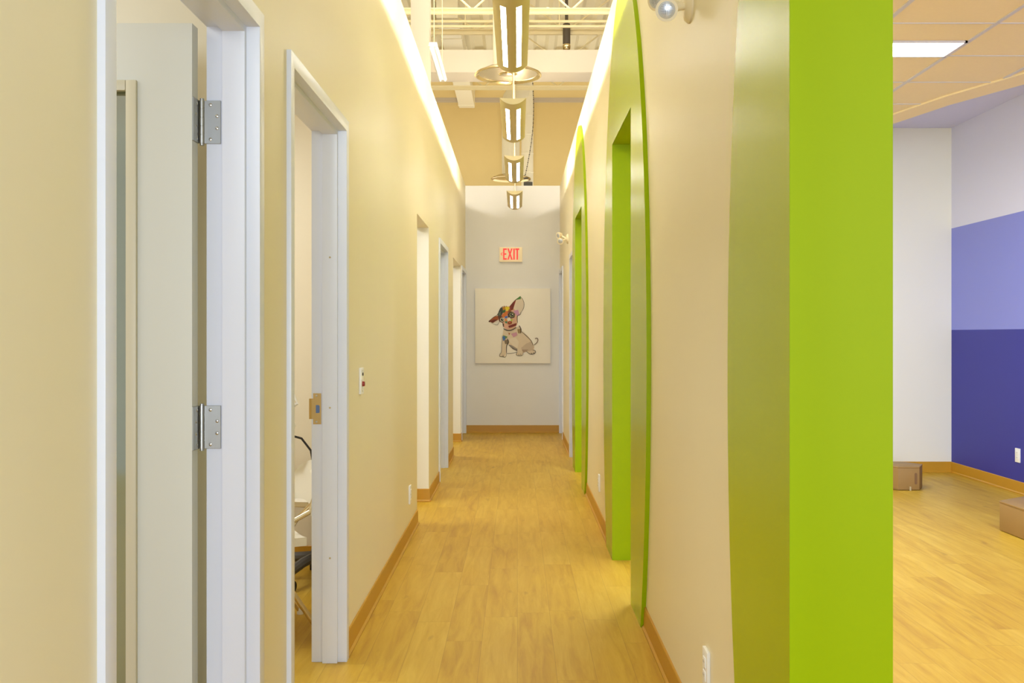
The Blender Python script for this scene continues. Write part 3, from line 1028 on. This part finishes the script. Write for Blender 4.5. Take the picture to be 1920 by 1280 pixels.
patch([(508, 596), (535, 576), (570, 590), (567, 616), (535, 630), (511, 620)], (156, 74, 38))
disc((538, 595), 9, (214, 130, 70))
patch([(454, 630), (522, 630), (524, 664), (500, 688), (465, 668)], (228, 178, 156))
patch([(440, 600), (462, 620), (462, 664), (448, 650)], (70, 40, 34))
patch([(518, 646), (600, 616), (630, 608), (622, 642), (560, 666), (530, 670)], (124, 40, 36))
patch([(258, 585), (338, 522), (380, 512), (388, 560), (312, 606)], (170, 88, 38))
patch([(275, 580), (330, 560), (380, 562), (312, 608)], (110, 44, 30))
patch([(330, 606), (396, 574), (386, 636), (350, 636)], (240, 234, 224))
patch([(555, 752), (630, 728), (642, 770), (590, 798)], (206, 152, 172))
patch([(450, 768), (512, 790), (490, 812), (450, 790)], (98, 142, 78))
patch([(442, 786), (470, 780), (484, 822), (450, 848)], (66, 110, 176))
patch([(466, 840), (520, 826), (514, 884), (478, 886)], (138, 120, 96))
patch([(640, 690), (690, 682), (682, 742), (650, 742)], (150, 128, 88))
patch([(520, 735), (545, 745), (530, 770)], (186, 110, 60))
stroke([(455, 680), (500, 706), (560, 706), (628, 664)], 12)
stroke([(664, 640), (692, 690), (684, 742)], 12)
stroke([(690, 720), (760, 776), (830, 846), (850, 905)], 6)
stroke([(440, 770), (432, 900), (430, 1000), (402, 1025), (404, 1058), (450, 1052), (470, 1066), (492, 1050), (494, 1015)], 6)
stroke([(505, 815), (524, 850), (515, 884), (495, 905), (495, 1010)], 11)
stroke([(495, 1012), (560, 1014), (640, 992)], 6)
stroke([(528, 898), (575, 945), (640, 970)], 10, (110, 100, 96))
stroke([(640, 990), (620, 1028), (650, 1046), (712, 1042), (718, 1002)], 6)
stroke([(760, 985), (815, 1030), (880, 1012), (884, 974), (842, 968)], 8)
stroke([(850, 1000), (868, 1012)], 6); stroke([(820, 1005), (838, 1020)], 6); stroke([(660, 1020), (664, 1042)], 6); stroke([(684, 1016), (690, 1040)], 6); stroke([(448, 1030), (452, 1054)], 5)
stroke([(540, 388), (598, 312), (685, 247), (732, 330), (726, 412), (690, 462)], 5)
stroke([(690, 458), (678, 500), (640, 506), (638, 560), (644, 606)], 8)
stroke([(256, 586), (330, 522), (376, 506), (410, 410), (450, 384)], 6); disc((268, 585), 11, (70, 40, 30), 8)
stroke([(290, 602), (372, 644), (402, 590)], 4)
stroke([(860, 902), (905, 866), (918, 826), (898, 804), (876, 818)], 13, (128, 112, 98))
stroke([(462, 376), (470, 394)], 6); stroke([(494, 378), (498, 394)], 6)
stroke([(510, 470), (560, 452), (610, 486)], 7)
dog.build('painted_puppy', PM, cv, smooth=False, normals=False)

# ---------------------------------------------------------------- emergency lamps on the right wall


def emergency(y_, z_, label):
    t = thing('emergency_lamp', (XR, y_, z_), label, 'emergency lamp', 'twin emergency lamps on the arch wall')
    MB().lathe([(0.056, 0), (0.056, 0.006), (0.046, 0.018), (0.03, 0.024), (0.001, 0.024)], (XR, y_, z_), (-1, 0, 0), 32).build('wall_plate', M['ivory'], t)
    for nm, hx, dy, dz, aim in (('lamp_head', -0.087, -0.05, -0.030, (-0.16, -1, -0.25)), ('lamp_head', -0.104, 0.07, 0.046, (-0.8, -0.5, -0.25))):
        c = Vector((XR + hx, y_ + dy, z_ + dz))
        d_ = Vector(aim).normalized()
        h = MB()
        h.lathe([(0.001, -0.050), (0.014, -0.048), (0.028, -0.034), (0.035, -0.010), (0.0365, 0.0), (0.0365, 0.006), (0.031, 0.006)], c, d_, 30)
        ho = h.build(nm, M['ivory'], t)
        MB().tube([(XR - 0.02, y_ + dy * 0.35, z_ + dz * 0.2), (XR - 0.04, y_ + dy * 0.5, z_ + dz * 0.4), c - d_ * 0.03], 0.011, 12).build('swivel_arm', M['ivory'], ho)
        lm = MB()
        prof = [(0.031, 0.004), (0.027, 0.0065), (0.018, 0.0085), (0.008, 0.0095), (0.001, 0.0098)]
        lm.lathe([(0.001, 0.002)] + prof, c, d_, 30)
        # ribs across the glass
        a_ = d_.cross(Vector((0, 0, 1))).normalized(); u_ = a_.cross(d_)
        dome = lambda r_: 0.0098 - 0.0058 * (r_ / 0.031) ** 2
        for i in range(-6, 7):
            hh = i * 0.0042
            w_ = math.sqrt(max(0.0, 0.0285 ** 2 - hh * hh))
            for s0, s1 in ((-1.0, -0.12), (0.12, 1.0)):
                pts_ = []
                for q in range(5):
                    ww_ = w_ * (s0 + (s1 - s0) * q / 4)
                    pts_.append(c + d_ * dome(math.hypot(hh, ww_)) + u_ * hh + a_ * ww_)
                lm.tube(pts_, 0.0009, 5, mi=1)
        for s0 in (-0.0022, 0.0022):
            lm.tube([c + d_ * dome(abs(q)) + u_ * q + a_ * s0 for q in (-0.026, -0.013, 0.0, 0.013, 0.026)], 0.0006, 5, mi=1)
        lm.build('ribbed_lens', [M['lens'], M['lens_rib']], ho)
    return t


emergency(3.168, 2.395, 'emergency lamp with a round ribbed lens, above the socket plate by the large front arch')
emergency(10.84, 2.395, 'tiny twin emergency lamp high beside the end wall, past the green arches')

# ---------------------------------------------------------------- wall plates


def plate(name, x, s, y_, z_, label, cat, kind):
    t = thing(name, (x, y_, z_), label, cat)
    w, h, d_ = 0.036, 0.058, 0.010
    MB().box(x, x + s * d_, y_ - w, y_ + w, z_ - h, z_ + h).build('cover_plate', M['plate'], t, bevel=0.002)
    xs = x + s * d_
    if kind == 'outlet':
        for dz in (-0.02, 0.02):
            o = MB().box(xs - s * 0.001, xs + s * 0.003, y_ - 0.017, y_ + 0.017, z_ + dz - 0.0145, z_ + dz + 0.0145).build('socket', M['plate'], t, bevel=0.003)
            for dy in (-0.006, 0.006):
                MB().box(xs + s * 0.0028, xs + s * 0.0033, y_ + dy - 0.001, y_ + dy + 0.001, z_ + dz - 0.002, z_ + dz + 0.006).build('slot', M['slotdark'], o)
        MB().cyl((xs - s * 0.0005, y_, z_), (xs + s * 0.0012, y_, z_), 0.003, n=12).build('screw', M['screw'], t)
    else:
        MB().cyl((xs - s * 0.001, y_, z_ - 0.013), (xs + s * 0.010, y_, z_ - 0.013), 0.012, 0.010, n=20).build('red_button', M['red'], t)
        MB().cyl((xs - s * 0.001, y_, z_ + 0.030), (xs + s * 0.004, y_, z_ + 0.030), 0.007, n=16).build('indicator', M['slotdark'], t)
        MB().box(xs - s * 0.001, xs + s * 0.006, y_ - 0.008, y_ + 0.008, z_ + 0.004, z_ + 0.02).build('toggle', M['ivory'], t, bevel=0.002)
        for dz in (-0.045, 0.045):
            MB().cyl((xs - s * 0.0005, y_, z_ + dz), (xs + s * 0.0012, y_, z_ + dz), 0.0035, n=12).build('screw', M['screw'], t)
    return t


plate('call_switch', XL, 1, 4.26, 1.107, 'white call switch plate with a dark red button beside the brass strike plate doorway', 'switch', 'switch')
plate('wall_outlet', XL, 1, 6.19, 0.283, 'white socket plate low on the wall just before the first cased opening', 'outlet', 'outlet')
plate('wall_outlet', XR, -1, 2.88, 0.31, 'white socket plate at the bottom edge of the picture beside the large front arch', 'outlet', 'outlet')
plate('wall_outlet', XR, -1, 6.66, 0.285, 'white socket plate between the two farther green arches', 'outlet', 'outlet')
plate('wall_outlet', PX, -1, 7.95, 0.315, 'white socket plate on the violet wall of the purple room', 'outlet', 'outlet')

# ---------------------------------------------------------------- brown boxes in the purple room


def box_seat(poly, z1, slot_edge, label, slot=True, loc=(0, 0)):
    cx = sum(p[0] for p in poly) / len(poly); cy = sum(p[1] for p in poly) / len(poly)
    t = thing('hexagonal_box', (cx, cy, 0), label, 'box', 'brown boxes on the floor of the purple room')
    MB().prism(poly, 'z', 0.004, z1 - 0.012).build('body', M['box'], t, bevel=0.003)
    k = 1.012
    MB().prism([(cx + (p[0] - cx) * k, cy + (p[1] - cy) * k) for p in poly], 'z', z1 - 0.012, z1).build('lid', M['box'], t, bevel=0.003)
    if slot:
        (xa_, ya_), (xb2, yb2) = poly[slot_edge], poly[(slot_edge + 1) % len(poly)]
        e_ = Vector((xb2 - xa_, yb2 - ya_, 0)); l = e_.length; e_.normalize()
        nrm = Vector((e_.y, -e_.x, 0))
        c = Vector((xa_, ya_, 0)) + e_ * (l * 0.83)
        hw_, hz0, hz1 = 0.011, 0.05, 0.148
        def ring(r, z0_, z1_, n=8):
            pts = []
            for i in range(n + 1):
                a_ = PI * i / n
                pts.append((r * math.cos(a_), z1_ - 0.011 + r * math.sin(a_)))
            for i in range(n + 1):
                a_ = PI + PI * i / n
                pts.append((r * math.cos(a_), z0_ + 0.011 + r * math.sin(a_)))
            return pts
        vs = []
        pts = ring(hw_, hz0, hz1)
        for dd in (-0.001, 0.0015):
            vs += [c + e_ * p[0] + nrm * dd + Vector((0, 0, p[1])) for p in pts]
        n = len(pts)
        MB().add(vs, [tuple(range(n)), tuple(range(2 * n - 1, n - 1, -1))] + [(i, (i + 1) % n, n + (i + 1) % n, n + i) for i in range(n)]).build('hand_slot', M['boxslot'], t)
        c2 = Vector((xa_, ya_, 0)) + e_ * (l * 0.56) + nrm * 0.004
        MB().box(c2.x - 0.006, c2.x + 0.006, c2.y - 0.006, c2.y + 0.004, 0.0, 0.032).build('tab', M['tan_plastic'], t)
    return t


box_seat([(3.213, 8.10), (3.393, 8.10), (3.483, 8.256), (3.393, 8.41), (3.213, 8.41), (3.123, 8.256)], 0.20, 0,
         'small brown six sided box with a hand slot, by the white back wall')
box_seat([(3.235, 6.44), (3.237, 6.06), (3.50, 5.88), (3.76, 6.06), (3.76, 6.44), (3.50, 6.62)], 0.20, 0, 'plain brown box cut off by the edge of the picture near the violet wall', slot=False)

# ---------------------------------------------------------------- side room seen through the second doorway
def local(o_, rz):
    ca, sa = math.cos(rz), math.sin(rz)
    return lambda p: (o_[0] + p[0] * ca - p[1] * sa, o_[1] + p[0] * sa + p[1] * ca, p[2])


def folding_chair(pos, rz, label):
    T = local(pos, rz)
    t = thing('folding_chair', (pos[0], pos[1], 0), label, 'chair')

    def slab(grid_fn, nu, nv, th_, name, m, parent=t):
        top = [[grid_fn(i / nu, j / nv) for j in range(nv + 1)] for i in range(nu + 1)]
        vs, fs = [], []
        N = (nu + 1) * (nv + 1)
        for off in (0, 1):
            for i in range(nu + 1):
                for j in range(nv + 1):
                    p, nrm = top[i][j]
                    vs.append(T(tuple(p[k] - nrm[k] * th_ * off for k in range(3))))
        idx = lambda i, j, o2: o2 * N + i * (nv + 1) + j
        for i in range(nu):
            for j in range(nv):
                fs.append((idx(i, j, 0), idx(i + 1, j, 0), idx(i + 1, j + 1, 0), idx(i, j + 1, 0)))
                fs.append((idx(i, j + 1, 1), idx(i + 1, j + 1, 1), idx(i + 1, j, 1), idx(i, j, 1)))
        for i in range(nu):
            fs.append((idx(i, 0, 0), idx(i, 0, 1), idx(i + 1, 0, 1), idx(i + 1, 0, 0)))
            fs.append((idx(i, nv, 0), idx(i + 1, nv, 0), idx(i + 1, nv, 1), idx(i, nv, 1)))
        for j in range(nv):
            fs.append((idx(0, j, 0), idx(0, j + 1, 0), idx(0, j + 1, 1), idx(0, j, 1)))
            fs.append((idx(nu, j, 0), idx(nu, j, 1), idx(nu, j + 1, 1), idx(nu, j + 1, 0)))
        return MB().add(vs, fs).build(name, m, parent)

    def seat_fn(u, v):                     # u across, v front to back
        e_ = abs(2 * u - 1)
        half = 0.222 * (1 - 0.18 * (1 - v) ** 6)
        x_ = (2 * u - 1) * half
        y_ = -0.22 + 0.42 * v
        z = 0.445 - 0.012 * (1 - e_ ** 3) - 0.03 * max(0, (0.12 - v) / 0.12) ** 2
        return (x_, y_, z), (0, 0, 1)

    def back_fn(u, v):                     # fan shaped back, v upwards
        w_ = 0.225 * (1 - 0.55 * max(0, (v - 0.30) / 0.70) ** 2.4)
        x_ = (2 * u - 1) * w_
        e_ = abs(2 * u - 1)
        z = 0.535 + 0.03 * (1 - e_ ** 2) * (1 - v) + 0.21 * v - 0.035 * e_ ** 2 * v
        y_ = 0.215 + 0.03 * v + 0.035 * (1 - e_ ** 2)
        return (x_, y_, z), (0, -1, 0)
    slab(seat_fn, 16, 12, 0.036, 'seat', M['chair_white'])
    slab(back_fn, 18, 12, 0.012, 'backrest', M['chair_white'])
    for s in (-1, 1):
        MB().tube([T((s * 0.19, 0.262, 0.68)), T((s * 0.20, 0.22, 0.55)), T((s * 0.215, 0.02, 0.46)), T((s * 0.222, -0.28, 0.012))], 0.0115, 12).build('leg', M['chair_tube'], t)
        MB().tube([T((s * 0.195, -0.10, 0.425)), T((s * 0.195, 0.05, 0.36)), T((s * 0.195, 0.27, 0.012))], 0.0115, 12).build('leg', M['chair_tube'], t)
        MB().tube([T((s * 0.20, 0.235, 0.59)), T((s * 0.10, 0.20, 0.52)), T((s * 0.06, 0.15, 0.43))], 0.009, 10).build('back_stay', M['chair_tube'], t)
        for y_ in (-0.28, 0.27):
            xx = 0.222 if y_ < 0 else 0.195
            MB().cyl(T((s * xx, y_, 0.0)), T((s * xx, y_, 0.03)), 0.015, n=12).build('foot_cap', M['chair_white'], t)
    MB().tube([T((-0.222, -0.21, 0.12)), T((0.222, -0.21, 0.12))], 0.008, 10).build('stretcher', M['chair_tube'], t)
    MB().tube([T((-0.195, 0.20, 0.12)), T((0.195, 0.20, 0.12))], 0.008, 10).build('stretcher', M['chair_tube'], t)
    return t


folding_chair((-1.178, 4.22), math.radians(-64), 'white plastic folding chair with champagne tube legs seen through the second doorway')

# swivel chair behind it
sc = thing('swivel_chair', (-1.07, 5.12, 0), 'black swivel chair on a grey castor base behind the white folding chair', 'chair')
cx, cy = -1.07, 5.12
for i in range(5):
    a_ = math.radians(-40 + 72 * i)
    ex_, ey_ = cx + 0.25 * math.cos(a_), cy + 0.25 * math.sin(a_)
    arm = MB()
    pth = [Vector((cx, cy, 0.135)), Vector(((cx + ex_) / 2, (cy + ey_) / 2, 0.125)), Vector((ex_, ey_, 0.10))]
    arm.tube(pth, 0.026, 10)
    ao = arm.build('base_arm', M['dkgrey'], sc)
    ca_ = MB()
    dv = Vector((-math.sin(a_), math.cos(a_), 0))
    cc = Vector((ex_, ey_, 0.031))
    for s in (-1, 1):
        ca_.cyl(cc + dv * s * 0.006, cc + dv * s * 0.028, 0.030, n=18)
    ca_.cyl(cc + Vector((0, 0, 0.0)), cc + Vector((0, 0, 0.06)), 0.008, n=8)
    ca_.build('castor', M['black'], ao)
MB().cyl((cx, cy, 0.10), (cx, cy, 0.42), 0.026, n=18).build('gas_column', M['black'], sc)
MB().lathe([(0.001, 0), (0.17, 0), (0.225, 0.015), (0.235, 0.04), (0.22, 0.065), (0.001, 0.075)], (cx, cy, 0.42), (0, 0, 1), 32).build('seat', M['chair_white'], sc)
bk = MB()
bk.tube([(cx + 0.04, cy + 0.20, 0.42), (cx + 0.05, cy + 0.26, 0.52), (cx + 0.05, cy + 0.25, 0.56)], 0.016, 10)
bk.build('back_bar', M['black'], sc)
MB().box(cx - 0.02, cx + 0.22, cy + 0.205, cy + 0.245, 0.44, 0.655).build('backrest', M['black'], sc, bevel=0.018, seg=3)

# task lamp on a stand by the partition
tl = thing('task_lamp', (-1.62, 5.25, 0), 'white jointed task lamp against the side room wall, above the folding chair', 'lamp')
MB().lathe([(0.001, 0.03), (0.10, 0.028), (0.14, 0.012), (0.14, 0), (0.001, 0)], (-1.62, 5.25, 0), (0, 0, 1), 28).build('foot', M['lamp_white'], tl)
MB().cyl((-1.62, 5.25, 0.02), (-1.62, 5.25, 1.05), 0.012, n=14).build('pole', M['lamp_white'], tl)
ar = MB().tube([(-1.62, 5.25, 0.78), (-1.32, 5.20, 0.80), (-1.20, 5.18, 0.825)], 0.012, 10)
ar.build('lower_arm', M['lamp_white'], tl)
ar = MB().tube([(-1.62, 5.25, 1.02), (-1.36, 5.20, 0.82), (-1.18, 5.15, 0.945), (-1.20, 5.15, 0.99)], 0.008, 10)
ar.build('upper_arm', M['lamp_white'], tl)
hd = MB().lathe([(0.02, 0.06), (0.045, 0.05), (0.07, 0.0), (0.066, 0.0), (0.04, 0.045)], (-1.275, 5.15, 0.95), (-0.4, 0, 1), 24)
hd.build('lamp_head', M['lamp_white'], tl)
gr = MB()
for i in range(7):
    gr.lathe([(0.058 - 0.003 * i, 0), (0.060 - 0.003 * i, 0.003), (0.058 - 0.003 * i, 0.006)], (-1.262, 5.14, 0.925 + 0.011 * i), (-0.4, 0, 1), 20)
gr.build('grille', M['bulb_green'], tl)
MB().tube([(-1.62, 5.25, 0.72), (-1.40, 5.2, 0.78), (-1.24, 5.17, 0.775), (-1.16, 5.16, 0.755), (-1.11, 5.16, 0.69), (-1.09, 5.18, 0.55)], 0.006, 10).build('cable', M['black'], tl)
